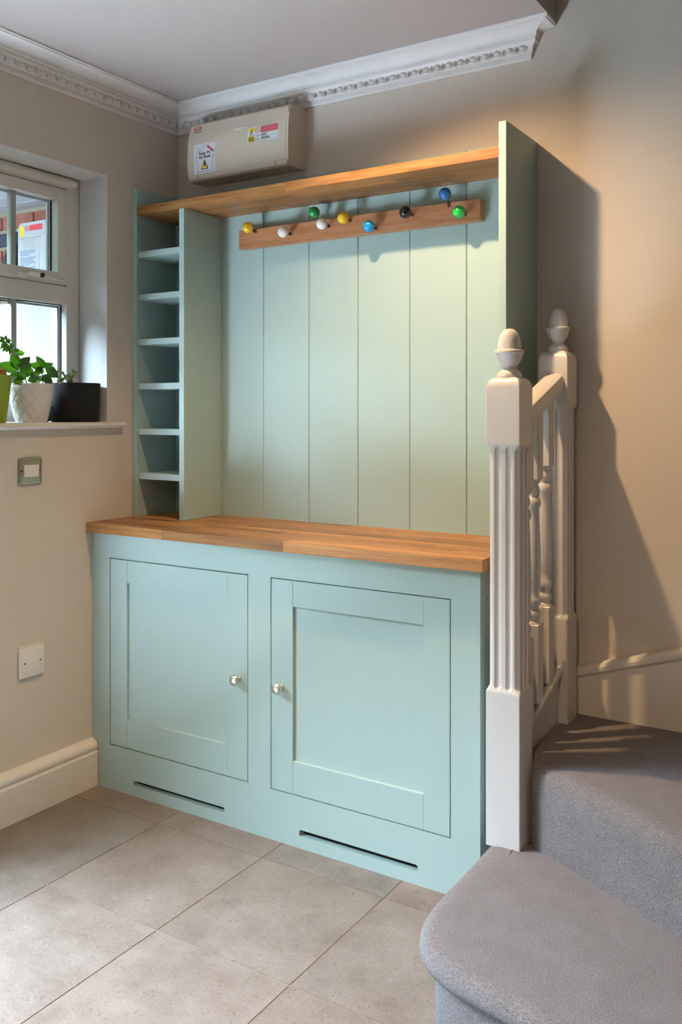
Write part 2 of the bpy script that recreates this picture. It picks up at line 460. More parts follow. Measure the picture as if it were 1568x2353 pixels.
# string that climbs the back wall with the stairs
bm = bmesh.new()
def slab_profile(bm, x0, z0, x1, z1, rows):
    V = [[bm.verts.new((x0, -p, z0 + dz)), bm.verts.new((x1, -p, z1 + dz))] for p, dz in rows]
    n = len(V)
    for i in range(n):
        a, b = V[i], V[(i + 1) % n]
        bm.faces.new([a[0], b[0], b[1], a[1]])
    bm.faces.new([v[0] for v in V]); bm.faces.new([v[1] for v in V][::-1])
slab_profile(bm, 1.44, 0.500, 2.6, 0.871, [(0.0, 0.0), (0.014, 0.0), (0.023, -0.005), (0.028, -0.015), (0.0275, -0.026), (0.0215, -0.034), (0.0185, -0.036), (0.0185, -0.75), (0.0, -0.75)])
mk('baseboard_back', bm, M['skirt'], smooth=30, kind='structure')

# ------------------------------------------------------------------ window in the left wall
win = bpy.data.objects.new('window_1', None); link(win, None, (-0.17, -0.71, WZ0), kind='structure')
XI, XO = -0.14, -0.186            # inner and outer faces of the frame
def ringbars(bm, y0, y1, z0, z1, w, x0, x1, bev=0.004):
    addbox(bm, x0, x1, y0, y0 + w, z0, z1, bev); addbox(bm, x0, x1, y1 - w, y1, z0, z1, bev)
    addbox(bm, x0, x1, y0 + w - .003, y1 - w + .003, z0, z0 + w, bev); addbox(bm, x0, x1, y0 + w - .003, y1 - w + .003, z1 - w, z1, bev)
bm = bmesh.new()
addbox(bm, XO, XI, WY1 - .062, WY1 - .004, 1.244, 2.106, .004); addbox(bm, XO, XI, WY0, WY0 + .062, 1.244, 2.106, .004)
addbox(bm, XO, XI, WY0 + .06, WY1 - .060, 2.064, 2.106, .004); addbox(bm, XO, XI, WY0 + .06, WY1 - .060, 1.244, 1.300, .004)
mk('frame', bm, M['upvc'], win, smooth=35)
box('transom', XO, XI, WY0 + .06, WY1 - .060, 1.657, 1.722, M['upvc'], win, bev=.004)
CY0, CY1, CZ0, CZ1 = WY0 + .063, WY1 - .063, 1.7245, 2.0615
bm = bmesh.new(); ringbars(bm, CY0, CY1, CZ0, CZ1, 0.042, XO + .004, XI + .006, .005)
cas = mk('casement', bm, M['upvc'], win, smooth=35)
GY0, GY1, GZ0, GZ1 = CY0 + .042, CY1 - .042, CZ0 + .038, CZ1 - .038
def gasket(par, y0, y1, z0, z1):
    bm = bmesh.new(); ringbars(bm, y0 - .001, y1 + .001, z0 - .001, z1 + .001, 0.0035, XI - .034, XI - .026, 0)
    mk('gasket', bm, M['bead'], par)
    bm = bmesh.new(); ringbars(bm, y0 + .0035, y1 - .0035, z0 + .0035, z1 - .0035, 0.007, XI - .044, XI - .036, 0)
    mk('spacer', bm, M['soffit'], par)
gasket(cas, GY0, GY1, GZ0, GZ1)
for yb in (-0.631, -0.795):
    box('glazing_bar', XI - .040, XI - .018, yb - .011, yb + .011, GZ0, GZ1, M['spacer'], cas, bev=.003)
box('pane', XI - .034, XI - .030, GY0, GY1, GZ0, GZ1, M['glass'], cas)
LY0, LY1, LZ0, LZ1 = WY0 + .062, WY1 - .062, 1.300, 1.657
fx = box('pane', XI - .034, XI - .030, LY0, LY1, LZ0, LZ1, M['glass'], win)
gasket(win, LY0, LY1, LZ0, LZ1)
for yb in (-0.629, -0.795):
    box('glazing_bar', XI - .040, XI - .018, yb - .011, yb + .011, LZ0, LZ1, M['spacer'], win, bev=.003)
# trickle vent at the head
bm = bmesh.new()
addprism(bm, [(XI - .002, 2.072), (XI + .012, 2.074), (XI + .020, 2.082), (XI + .021, 2.092), (XI + .014, 2.101), (XI - .002, 2.103)], 'y', -1.03, -0.392)
mk('trickle_vent', bm, M['upvc'], win, smooth=50)
# espagnolette handle
bm = bmesh.new(); addbox(bm, XI + .004, XI + .018, -.640, -.600, 1.729, 1.748, .005)
hd = mk('handle', bm, M['upvc'], cas, smooth=50)
tube('lever', [(XI + .018, -.604, 1.740), (XI + .030, -.590, 1.7405), (XI + .034, -.545, 1.7405), (XI + .030, -.500, 1.738), (XI + .022, -.452, 1.735)], [.0055, .0085, .0085, .007, .0045], M['upvc'], hd, n=10)
lathe('lock', [(.0085, 0), (.0085, .007), (.0065, .009)], (XI + .036, -.560, 1.7405), M['rubber'], hd, axis='x', n=16)
# sill board
sp = [(-0.14, 1.222), (0.020, 1.222), (0.027, 1.225), (0.031, 1.2325), (0.027, 1.240), (0.020, 1.243), (-0.14, 1.243)]
prism('window_2', sp, 'y', WY0 - 0.05, -0.300, M['skirt'], smooth=40, kind='structure')
bpy.data.objects['window_2'].name = 'trim_4'
WL['trim_4'] = WL['window_2']

# garden door (left wall, nearer the camera than the picture reaches): a plain glazed frame
dr = bpy.data.objects.new('door_1', None); link(dr, None, (-.2, (DOOR_Y0 + DOOR_Y1) / 2, 0), kind='structure')
bm = bmesh.new(); ringbars(bm, DOOR_Y0, DOOR_Y1, 0, DOOR_Z, .07, -.26, -.20, .004); mk('frame', bm, M['upvc'], dr)
box('pane', -.232, -.228, DOOR_Y0 + .07, DOOR_Y1 - .07, .07, DOOR_Z - .07, M['glass'], dr)

# ------------------------------------------------------------------ outside: porch wall, meter box, white cupboard
grd = box('ground', -12, -0.3, -9, 3, -0.2, -0.08, M['ground'], kind='structure')
left_block = box('sky_block_left', -3.4, -3.2, -9, -1.3, -0.08, 3.0, M['sky_block'], kind='structure')  # unseen blocker, added to cut low sky from the garden door
box('sky_block_front', -12, -0.3, -7.2, -7.0, -0.08, 5.4, M['sky_block'], kind='structure')  # unseen blocker, added to keep direct sky off the hutch
box('sky_block_end', -1.95, -0.3, -1.28, -1.22, -0.08, 1.75, M['exterior_white'], kind='structure')  # unseen screen, added to dim the daylight reaching the window
box('passage_block', -2.1, -1.95, -1.3, 0.1, -0.08, 2.6, M['exterior_white'], kind='structure')  # unseen side screen, added to darken the passage outside the window
pw = box('wall_porch', -3.2, -0.3, 0.10, 0.24, -0.08, 2.6, M['mortar'], kind='structure')
zc = 2.176
bk = None
for row in range(5):
    ztop = zc - row * 0.077
    dark = (row == 1)
    off = 0.0 if row % 2 else 0.11
    for i in range(5):
        x1 = -0.62 - off - i * 0.222
        nm_mat = M['slate'] if dark else M['brick']
        if bk is None or dark:
            b_ = box('brick', x1 - .210, x1, 0.088, 0.102, ztop - .060, ztop, nm_mat, pw, bev=.003, seg=1)
            if bk is None and not dark: bk = b_
        else:
            again(bk, (x1 - .105, 0.095, ztop - .030), pw)
sf = bpy.data.objects.new('ceiling_porch', None); link(sf, None, (-1.5, -.3, 2.2), kind='structure')
for k in range(13):  # boards beyond the view are added to shade the passage
    y1 = 0.10 - k * 0.10
    box('soffit_board', -2.1, -0.3, y1 - .097, y1, 2.196, 2.215, M['soffit'], sf, bev=.003, seg=1)
mb = thing('meter_box', (-.84, 0.04, 1.79), 'white electricity meter box on the brick wall outside the window', 'meter box')
bm = bmesh.new()
addprism(bm, [(-.948, 1.790), (-.752, 1.790), (-.748, 1.795), (-.748, 2.085), (-.760, 2.106), (-.935, 2.106), (-.948, 2.085)], 'y', 0.0, 0.088)
bmesh.ops.bevel(bm, geom=[e for e in bm.edges if abs(e.verts[0].co.y) < 1e-5 and abs(e.verts[1].co.y) < 1e-5], offset=.008, segments=3, affect='EDGES')
mbb = mk('case', bm, M['meter'], mb, smooth=40)
def flat(name, x0, x1, z0, z1, y, m, par, th=.0006):
    return box(name, x0, x1, y - th, y, z0, z1, m, par)
st = flat('sticker', -.930, -.772, 2.040, 2.094, -.0006, M['sticker'], mbb)
flat('yellow_patch', -.926, -.898, 2.044, 2.090, -.0013, M['yellow'], mbb)
flat('red_patch', -.864, -.778, 2.066, 2.090, -.0013, M['red'], mbb)
bm = bmesh.new()
addlathe(bm, [(.0120, 0), (.0120, .0008), (.0094, .0008), (.0094, 0)], (-.8810, -.0022, 2.077), 'y', 20, cap=False)
addprism(bm, [(-.8885, 2.0835), (-.8865, 2.0855), (-.8735, 2.0705), (-.8755, 2.0685)], 'y', -.0022, -.0014)
mk('prohibition_mark', bm, M['red'], mbb)
bm = bmesh.new()
addbox(bm, -.928, -.790, -.0012, -.0002, 2.0345, 2.0368)
mk('printed_line', bm, M['grey_ink'], mbb)
st2 = flat('sticker', -.930, -.800, 1.860, 2.0325, -.0006, M['sticker'], mbb)
bm = bmesh.new(); rr = random.Random(3)
zz = 1.982
for par_n in (4, 6, 3):
    for q in range(par_n):
        x = -.922; end = -.812 - (rr.random() * .03 if q < par_n - 1 else .05)
        while x < end:
            w = .004 + rr.random() * .012
            addbox(bm, x, min(x + w, end), -.0013, -.0005, zz - .0017, zz + .0017); x += w + .0022
        zz -= .0066
    zz -= .0045
mk('printed_text', bm, M['blue_ink'], mbb)
bm = bmesh.new()
for q in range(7):
    addbox(bm, -.905, -.812 - rr.random() * .03, -.0013, -.0005, 2.0275 - q * .0060, 2.0288 - q * .0060)
mk('small_print', bm, M['grey_ink'], mbb)
# corrugated conduit
bm = bmesh.new()
pts = []; rads = []
cp = [(-1.055, .04, 1.790), (-1.055, .04, 1.86), (-1.050, .04, 1.91), (-1.035, .04, 1.955), (-1.010, .04, 1.985), (-.992, .04, 1.994)]
def lerp_path(c, n):
    out = []
    seg = [(Vector(a), Vector(b)) for a, b in zip(c, c[1:])]
    L = sum((b - a).length for a, b in seg)
    for i in range(n + 1):
        t = i / n * L
        for a, b in seg:
            d = (b - a).length
            if t <= d + 1e-9: out.append(a.lerp(b, t / d)); break
            t -= d
    return out
P = lerp_path(cp, 90)
addtube(bm, P, [0.040 if i % 4 < 2 else 0.035 for i in range(len(P))], 14)
link_o = mk('conduit', bm, M['rubber'], None, smooth=30, label='black corrugated conduit beside the meter box outside', category='conduit')
box('clip', -1.100, -1.010, -.005, .087, 1.905, 1.925, M['meter'], link_o, bev=.004)
cupb = thing('cupboard_door', (-1.2, .05, 0), 'bright white panelled door outside, seen through the lower window pane', 'door')
box('panel', -1.9, -.705, 0.03, 0.085, -0.06, 1.765, M['exterior_white'], cupb, bev=.003)
box('edge_strip', -.700, -.672, 0.02, 0.085, -0.06, 1.765, M['exterior_white'], cupb, bev=.003)
box('hinge_post', -.667, -.640, 0.04, 0.085, -0.06, 1.765, M['purple'], cupb, bev=.003)
box('edge_board', -.635, -.30, 0.03, 0.085, -0.06, 1.765, M['exterior_white'], cupb, bev=.003)
lathe('knob', [(.006, .03), (.006, .018), (.013, .014), (.015, .005), (.010, -.001)], (-.735, 0, 1.505), M['nickel'], cupb, axis='y', n=16)

# ------------------------------------------------------------------ base cabinet
YC = -0.433
cab = thing('base_cabinet', (0.72, -0.22, 0), 'pale teal painted two-door base cabinet under the oak worktop', 'cabinet')
ZT = 0.867
DA, DB = (0.0872, 0.6807), (0.7655, 1.3576)
DZ0, DZ1 = 0.1506, 0.7838
XC1 = 1.4414
def slotted_rail():
    """bottom rail as one sheet with two round-ended vent slots cut through"""
    bm = bmesh.new()
    slots = [(0.1987, 0.5879, 0.0365, 0.0525), (0.870, 1.259, 0.0355, 0.0545)]
    x0, x1, z0, z1 = 0.034, XC1, 0.0, DZ0 - 0.0
    def loop(y):
        outer = [(x0, z0), (x1, z0), (x1, z1), (x0, z1)]
        loops = [outer]
        for a, b, c, d in slots:
            r = .006; q = []
            for cx, cz, t0 in ((b - r, c + r, -90), (b - r, d - r, 0), (a + r, d - r, 90), (a + r, c + r, 180)):
                for k in range(4):
                    t = math.radians(t0 + k * 30); q.append((cx + r * math.cos(t), cz + r * math.sin(t)))
            loops.append(q)
        return [[bm.verts.new((p[0], y, p[1])) for p in lp] for lp in loops]
    F = loop(YC); B = loop(YC + .022)
    for L in (F, B):
        es = []
        for lp in L:
            for i in range(len(lp)): es.append(bm.edges.new((lp[i], lp[(i + 1) % len(lp)])))
        bmesh.ops.triangle_fill(bm, use_beauty=True, use_dissolve=False, edges=es)
    for lf, lb in zip(F, B):
        for i in range(len(lf)):
            bm.faces.new([lf[i], lf[(i + 1) % len(lf)], lb[(i + 1) % len(lb)], lb[i]])
    return bm
mk('bottom_rail', slotted_rail(), M['green'], cab)
box('top_rail', 0.0008, XC1, YC, YC + .022, DZ1, ZT, M['green'], cab)
# left stile is scribed over the skirting profile
stp = [(0.0008, DZ1), (DA[0], DZ1), (DA[0], DZ0), (0.034, DZ0)] + [(x + .002, z) for x, z in sk[3:-1] if z > .1] [:0]
stp = [(0.0008, DZ1), (DA[0], DZ1), (DA[0], DZ0 - .0), (0.0175, DZ0 - .0), (0.0120, 0.1565), (0.0008, 0.1605)]
prism('stile', stp, 'y', YC, YC + .022, M['green'], cab)
box('stile', DA[1], DB[0], YC, YC + .022, DZ0, DZ1, M['green'], cab)
box('stile', DB[1], XC1, YC, YC + .022, DZ0, DZ1, M['green'], cab)
sd = box('side_panel', XC1 - .020, XC1 - .003, YC + .022, -0.001, 0, ZT, M['green'], cab)
for z in (.785, .55, .36, .17):
    lathe('screw_hole', [(.003, 0), (.003, .0006)], (XC1 - .003, YC + .055, z), M['screw'], sd, axis='x', n=8)
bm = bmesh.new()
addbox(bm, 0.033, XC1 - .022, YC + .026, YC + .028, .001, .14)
mk('slot_shade', bm, M['dark'], cab)  # dark sheet that paints the shade behind the vent slots
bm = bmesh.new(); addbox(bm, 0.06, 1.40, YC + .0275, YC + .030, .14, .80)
mk('gap_shade', bm, M['dark'], cab)  # dark sheet that paints the shade seen through the door gaps
def door(x0, x1, knob_x, hinge):
    g = .0028
    a, b, c, d = x0 + g, x1 - g, DZ0 + g, DZ1 - g
    # stiles and rails are pieces of the door; the recessed panel is its own mesh
    dn = bpy.data.objects.new('door', None); link(dn, cab, ((a + b) / 2, YC, c))
    sw = .0785
    box('stile', a, a + sw, YC, YC + .022, c, d, M['green'], dn, bev=.0009, seg=1)
    box('stile', b - sw, b, YC, YC + .022, c, d, M['green'], dn, bev=.0009, seg=1)
    box('rail', a + sw, b - sw, YC + .0004, YC + .022, d - .0765, d, M['green'], dn, bev=.0009, seg=1)
    box('rail', a + sw, b - sw, YC + .0004, YC + .022, c, c + .0965, M['green'], dn, bev=.0009, seg=1)
    box('panel', a + sw - .006, b - sw + .006, YC + .0095, YC + .0175, c + .09, d - .07, M['green'], dn)
    lathe('knob', [(.0085, 0), (.0085, -.003), (.0058, -.007), (.0055, -.013), (.008, -.017), (.0135, -.020), (.0162, -.024), (.0163, -.0275), (.0150, -.0305), (.0120, -.0325), (.006, -.0337), (.001, -.034)],
          (knob_x, YC, 0.463), M['nickel'], dn, axis='y', n=24)
    return dn
door(*DA, 0.6475, 0)
door(*DB, 0.8065, 1)

# ------------------------------------------------------------------ oak worktop built of glued staves
wt = thing('worktop', (0.73, -0.23, 0.867), 'long oiled oak stave worktop on top of the teal cabinet', 'worktop')
def staves(par, x0, x1, y0, y1, z0, z1, wid, lens, seed):
    r = random.Random(seed)
    n = max(1, round((y1 - y0) / wid)); w = (y1 - y0) / n
    for i in range(n):
        x = x0; first = True
        while x < x1 - 1e-4:
            L = r.uniform(*lens) * (r.uniform(.3, 1) if first else 1); first = False
            e = x + L
            if x1 - e < .12: e = x1
            ya, yb = y0 + i * w, y0 + (i + 1) * w
            bm = bmesh.new()
            addbox(bm, x, e, ya, yb, z0, z1)
            if i == 0:      # softened front edge
                es = [q for q in bm.edges if abs(q.verts[0].co.y - y0) < 1e-6 and abs(q.verts[1].co.y - y0) < 1e-6 and abs(q.verts[0].co.z - q.verts[1].co.z) < 1e-6]
                bmesh.ops.bevel(bm, geom=es, offset=.002, segments=2, affect='EDGES')
            mk('stave', bm, M['oak'], par)
            x = e
staves(wt, 0.0008, 1.459, -0.4603, -0.0005, ZT, 0.900, .040, (.22, .55), 5)

# ------------------------------------------------------------------ hutch above
hu = thing('dresser_hutch', (0.72, -0.12, 0.90), 'sage painted wall hutch with cubbyholes and tongue-and-groove back above worktop', 'shelving')
YH, T, YB = -0.2437, 0.0231, -0.039
XH0, XH1, HT = 0.0008, 1.4373, 2.087
XD = 0.2274
SZ0, SZ1 = 1.986, 2.018
box('side_panel', XH0, XH0 + T, YH, -0.0005, 0.9, HT, M['green'], hu, bev=.0012, seg=1)
box('side_panel', XH1 - T, XH1, YH, -0.0005, 0.9, HT, M['green'], hu, bev=.0012, seg=1)
box('divider', XD, XD + T, YH, YB, 0.9, SZ0, M['green'], hu, bev=.0012, seg=1)
for z0, z1 in ((1.8347, 1.8567), (1.6796, 1.7015), (1.5182, 1.5401), (1.3583, 1.3803), (1.1954, 1.2173), (1.0350, 1.0575)):
    box('cubby_shelf', XH0 + T, XD, YH + .010, YB, z0, z1, M['green'], hu, bev=.001, seg=1)
edges = [XD + T, 0.4400, 0.6363, 0.8329, 1.0270, 1.2248, XH1 - T]
for a, b in zip(edges, edges[1:]):
    g0 = .0008 if a != edges[0] else 0; g1 = .0008 if b != edges[-1] else 0
    bm = bmesh.new()
    o = []
    c = .0022
    pts = [(a + g0, YB + .0044), (a + g0, YB + (c if g0 else 0)), (a + g0 + (c if g0 else 0), YB)] if g0 else [(a, YB + .0044), (a, YB)]
    pts += [(b - g1 - c, YB), (b - g1, YB + c), (b - g1, YB + .0044)] if g1 else [(b, YB), (b, YB + .0044)]
    addprism(bm, pts, 'z', 0.9, 2.0855)
    mk('back_board', bm, M['green'], hu)
box('back_board', XH0 + T, XD, YB, YB + .0044, 0.9, SZ0, M['green'], hu)
bm = bmesh.new(); addbox(bm, XD + T, XH1 - T, YB + .0045, -0.001, 0.905, 2.082); mk('batten', bm, M['green'], hu)
sh = bpy.data.objects.new('oak_shelf', None); link(sh, hu, (0.72, -0.14, SZ0)); sh['label'] = 'oiled oak top shelf of glued staves'
staves(sh, XH0 + T, XH1 - T, YH, YB, SZ0, SZ1, .041, (.2, .5), 12)

# ------------------------------------------------------------------ peg rail with coloured balls
pr = thing('coat_rack', (0.82, -0.0395, 1.86), 'wooden peg rail with nine coloured ball pegs below the oak shelf', 'coat rack')
box('rail', 0.3552, 1.2844, -0.0715, YB - .0005, 1.8592, 1.9242, M['oak_rail'], pr, bev=.0012, seg=1)
pegs = [('yellow', (0.4313, -0.116, 1.9201)), ('white', (0.5827, -0.116, 1.8889)), ('green', (0.6983, -0.1, 1.9448)), ('white', (0.7402, -0.116, 1.8995)), ('yellow', (0.8234, -0.116, 1.9087)), ('blue', (0.9202, -0.116, 1.8713)), ('black', (1.0524, -0.116, 1.9003)), ('shaded_blue', (1.1808, -0.1, 1.9441)), ('lit_green', (1.2347, -0.116, 1.8802))]
for cname, p in pegs:
    p = Vector(p); p0 = Vector((p.x, -.068, min(p.z, 1.912)))
    pg = bpy.data.objects.new('peg', None); link(pg, pr, p0); pg['label'] = cname.replace('_', ' ') + ' ball peg'
    tube('stem', [p0, p0.lerp(p, .5), p], .0050, M['rust'], pg, n=10)
    R = .0196
    lathe('ball', [(R * math.sin(PI * k / 18) + 1e-5, -R * math.cos(PI * k / 18)) for k in range(19)], p, M['ball_' + cname], pg, axis='y', n=28, smooth=True)

# ------------------------------------------------------------------ text helper (flat print)
def text_mesh(txt, size, m, par, name, origin, xdir, zdir, bold=0.0, align='CENTER'):
    cu = bpy.data.curves.new(name, 'FONT'); cu.body = txt; cu.size = size; cu.align_x = align; cu.offset = bold; cu.resolution_u = 2
    to = bpy.data.objects.new(name + '_tmp', cu); COL.objects.link(to)
    dg = bpy.context.evaluated_depsgraph_get()
    me = bpy.data.meshes.new_from_object(to.evaluated_get(dg)); bpy.data.objects.remove(to)
    X, Z = Vector(xdir), Vector(zdir)
    bm = bmesh.new(); bm.from_mesh(me); bpy.data.meshes.remove(me)
    for v in bm.verts: v.co = Vector(origin) + X * v.co.x + Z * v.co.y
    return mk(name, bm, m, par)

# ------------------------------------------------------------------ consumer unit
fb = thing('fuse_box', (0.375, -0.055, 2.115), 'beige plastic fuse box with warning stickers, high on the wall above the oak shelf', 'fuse box')
FX0, FX1 = 0.150, 0.600
fp = [(0, 2.122), (-.100, 2.1165), (-.1085, 2.122), (-.1105, 2.136), (-.1120, 2.19), (-.1105, 2.245), (-.1065, 2.283), (-.1025, 2.300), (-.0985, 2.322), (-.090, 2.330), (0, 2.3335)]
bm = bmesh.new(); addprism(bm, fp, 'x', FX0, FX1)
bmesh.ops.bevel(bm, geom=[e for e in bm.edges if abs(e.verts[0].co.x - e.verts[1].co.x) < 1e-6 and e.verts[0].co.y < -.05 and e.verts[1].co.y < -.05], offset=.006, segments=3, affect='EDGES')
body = mk('body', bm, M['cream'], fb, smooth=30)
# hinged front flap, proud of the body, with a finger grip
def fy(z):
    P_ = [p for p in fp if p[0] < -.09]
    P_ = sorted(P_, key=lambda q: q[1])
    for (y0, z0), (y1, z1) in zip(P_, P_[1:]):
        if z0 <= z <= z1: return y0 + (y1 - y0) * (z - z0) / max(1e-9, z1 - z0)
    return P_[-1][0]
zs = [2.1375, 2.16, 2.19, 2.22, 2.245, 2.262, 2.2755]
bm = bmesh.new()
fr_ = [(fy(z) - .0016, z) for z in zs]; bk_ = [(fy(z) + .002, z) for z in zs[::-1]]
addprism(bm, fr_ + bk_, 'x', FX0 + .004, FX1 - .010)
mk('flap', bm, M['cream'], fb, smooth=30)
bm = bmesh.new()
n = 12
rows = [[(0.345 + (k / n) * .075, fy(2.2765) - .0016 - .0045 * math.sin(PI * k / n), 2.2755 + .002), (0.345 + (k / n) * .075, fy(2.2755) - .0018, 2.2755 - .0095 * math.sin(PI * k / n) + .001)] for k in range(n + 1)]
strip(bm, rows); mk('finger_grip', bm, M['cream'], fb, smooth=True)
for xm in (.195, .545):
    box('notch_mark', xm, xm + .0012, fy(2.13) - .0022, fy(2.13), 2.1225, 2.1385, M['grey_ink'], fb)
def onface(x, z, d): return (x, fy(z) - d, z)
def sheet(name, x0, x1, z0, z1, d, m, par, nz=5):
    bm = bmesh.new()
    zz_ = [z0 + (z1 - z0) * k / nz for k in range(nz + 1)]
    addprism(bm, [(fy(z) - d, z) for z in zz_] + [(fy(z) - d + .0006, z) for z in zz_[::-1]], 'x', x0, x1)
    return mk(name, bm, m, par)
def poly(name, pts, d, m, par):
    bm = bmesh.new()
    A = [bm.verts.new(onface(x, z, d)) for x, z in pts]; B = [bm.verts.new(onface(x, z, d - .0004)) for x, z in pts]
    bm.faces.new(A); bm.faces.new(B[::-1])
    for i in range(len(A)): bm.faces.new([A[i], A[(i + 1) % len(A)], B[(i + 1) % len(A)], B[i]])
    return mk(name, bm, m, par)
def stroke(bm, a, b, w, d):
    a, b = Vector(a), Vector(b); t = (b - a).normalized() * w / 2; nrm = Vector((-t.y, t.x))
    q = [a - t + nrm, a - t - nrm, b + t - nrm, b + t + nrm]
    A = [bm.verts.new(onface(p.x, p.y, d)) for p in q]; B = [bm.verts.new(onface(p.x, p.y, d - .0004)) for p in q]
    bm.faces.new(A); bm.faces.new(B[::-1])
    for i in range(4): bm.faces.new([A[i], A[(i + 1) % 4], B[(i + 1) % 4], B[i]])
# solar label
sx0, sx1, sz0, sz1 = .181, .282, 2.139, 2.246
so = sheet('solar_label', sx0, sx1, sz0, sz1, .0024, M['sticker'], fb); so['label'] = 'white sticker reading Solar PV on Roof'
def L(u, w): return (sx0 + u * (sx1 - sx0), sz0 + w * (sz1 - sz0))
bm = bmesh.new()
out = [(.17, .06), (.86, .06), (.86, .52), (.90, .52), (.90, .66), (.50, .94), (.24, .72), (.24, .87), (.15, .87), (.15, .54), (.10, .54), (.10, .44), (.17, .44)]
for i in range(len(out)): stroke(bm, L(*out[i]), L(*out[(i + 1) % len(out)]), .0011, .0032)
mk('house_outline', bm, M['blue_ink'], so)
bm = bmesh.new(); stroke(bm, L(.65, .90), L(.90, .70), .0052, .0034); mk('red_panel', bm, M['red'], so)
poly('warning_triangle', [L(.34, .13), L(.68, .13), L(.51, .47)], .0031, M['ink'], so)
poly('yellow_triangle', [L(.385, .155), L(.635, .155), L(.51, .41)], .0036, M['yellow'], so)
bolt = [(.50, .37), (.545, .37), (.525, .29), (.565, .29), (.515, .175), (.52, .255), (.475, .255)]
poly('bolt', [L(*p) for p in bolt], .0041, M['ink'], so)
X_, Z_ = (1, 0, 0), (0, 0, 1)
text_mesh('Solar PV', .0158, M['ink'], so, 'printed_text', (L(.52, 0)[0], fy(2.205) - .0034, L(0, .620)[1]), X_, Z_, .0004)
text_mesh('on Roof', .0158, M['ink'], so, 'printed_text', (L(.52, 0)[0], fy(2.19) - .0034, L(0, .500)[1]), X_, Z_, .0004)
# isolation label
ix0, ix1, iz0, iz1 = .428, .560, 2.213, 2.268
il = sheet('isolation_label', ix0, ix1, iz0, iz1, .0024, M['sticker'], fb); il['label'] = 'white sticker with yellow and red electrical warning'
def Q(u, w): return (ix0 + u * (ix1 - ix0), iz0 + w * (iz1 - iz0))
poly('yellow_patch', [Q(.02, .06), Q(.23, .06), Q(.23, .94), Q(.02, .94)], .003, M['yellow'], il)
bm = bmesh.new()
for a, b in (((.05, .40), (.20, .40)), ((.20, .40), (.125, .88)), ((.125, .88), (.05, .40))): stroke(bm, Q(*a), Q(*b), .0011, .0034)
for w in (.28, .15): stroke(bm, Q(.04, w), Q(.21, w), .0036, .0034)
stroke(bm, Q(.125, .74), Q(.115, .60), .0018, .0034); stroke(bm, Q(.135, .62), Q(.12, .47), .0018, .0034)
mk('warning_print', bm, M['ink'], il)
poly('red_patch', [Q(.43, .55), Q(.985, .55), Q(.985, .95), Q(.43, .95)], .003, M['red'], il)
bm = bmesh.new()
for w in (.86, .75, .64): stroke(bm, Q(.46, w), Q(.955, w), .0011, .0034)
mk('white_print', bm, M['sticker'], il)
bm = bmesh.new()
for k in range(16):
    t0, t1 = 2 * PI * k / 16, 2 * PI * (k + 1) / 16; c_ = Q(.33, .76); r_ = .0085
    stroke(bm, (c_[0] + r_ * math.cos(t0), c_[1] + r_ * math.sin(t0)), (c_[0] + r_ * math.cos(t1), c_[1] + r_ * math.sin(t1)), .0014, .0034)
stroke(bm, (c_[0] - .006, c_[1] + .006), (c_[0] + .006, c_[1] - .006), .0014, .0034)
mk('prohibition_mark', bm, M['red'], il)
bm = bmesh.new(); rr = random.Random(9)
for w, x_s, x_e in ((.40, .45, .62), (.19, .45, .70)):
    x = x_s
    while x < x_e:
        stroke(bm, Q(x, w - .05), Q(x + .012, w + .07), .0008, .0034); stroke(bm, Q(x + .012, w + .07), Q(x + .026, w - .05), .0008, .0034); x += .03
for w in (.44, .36, .22, .14): stroke(bm, Q(.255, w), Q(.40, w), .0011, .0034)
stroke(bm, Q(.02, .025), Q(.62, .025), .0006, .0034)
mk('handwriting', bm, M['ink'], il)
bm = bmesh.new()
for w in (.50, .30, .10): stroke(bm, Q(.44, w), Q(.98, w), .0004, .0032)
mk('ruled_line', bm, M['grey_ink'], il)
# maker's mark
bm = bmesh.new(); c0 = (.1895, 2.3085); rx, rz = .0175, .0062
pts = []
for k in range(20):
    t = 2 * PI * k / 20; cx = (rx - rz) * (1 if math.cos(t) > 0 else -1); pts.append((c0[0] + cx + rz * math.cos(t), c0[1] + rz * math.sin(t)))
lg = poly('maker_badge', pts, .0012, M['redlogo'], fb)
text_mesh('MEM', .0105, M['cream'], lg, 'badge_lettering', (c0[0], fy(2.305) - .0026, c0[1] - .0037), X_, Z_, .0003)
bm = bmesh.new(); rr = random.Random(4); x = .174
while x < .206:
    w = .002 + rr.random() * .003; stroke(bm, (x, 2.2955), (x + w, 2.2955), .0045, .0010); x += w + .0014
mk('badge_small_print', bm, M['grey_ink'], fb)

# ------------------------------------------------------------------ plates on the left wall
sw = thing('light_switch', (0, -.694, 1.044), 'aged chrome light switch plate with white rocker on the left wall', 'light switch')
bm = bmesh.new()
def rrect(y0, y1, z0, z1, r, n=5):
    o = []
    for cy, cz, t0 in ((y1 - r, z0 + r, -90), (y1 - r, z1 - r, 0), (y0 + r, z1 - r, 90), (y0 + r, z0 + r, 180)):
        for k in range(n): t = math.radians(t0 + 90 * k / (n - 1)); o.append((cy + r * math.cos(t), cz + r * math.sin(t)))
    return o
def plate(y0, y1, z0, z1, r, layers):
    rows = []
    for inset, x in layers:
        rows.append([(x, p[0], p[1]) for p in rrect(y0 + inset, y1 - inset, z0 + inset, z1 - inset, max(.0015, r - inset))])
    V = [[bm.verts.new(p) for p in r_] for r_ in rows]
    for a, b in zip(V, V[1:]):
        for k in range(len(a)): bm.faces.new([a[k], a[(k + 1) % len(a)], b[(k + 1) % len(a)], b[k]])
    bm.faces.new(V[-1])
plate(-.7395, -.6485, 1.0445, 1.1335, .008, [(0, .0003), (0, .004), (.0015, .0065), (.004, .0075), (.0065, .0068), (.0078, .0052), (.0085, .0050)])
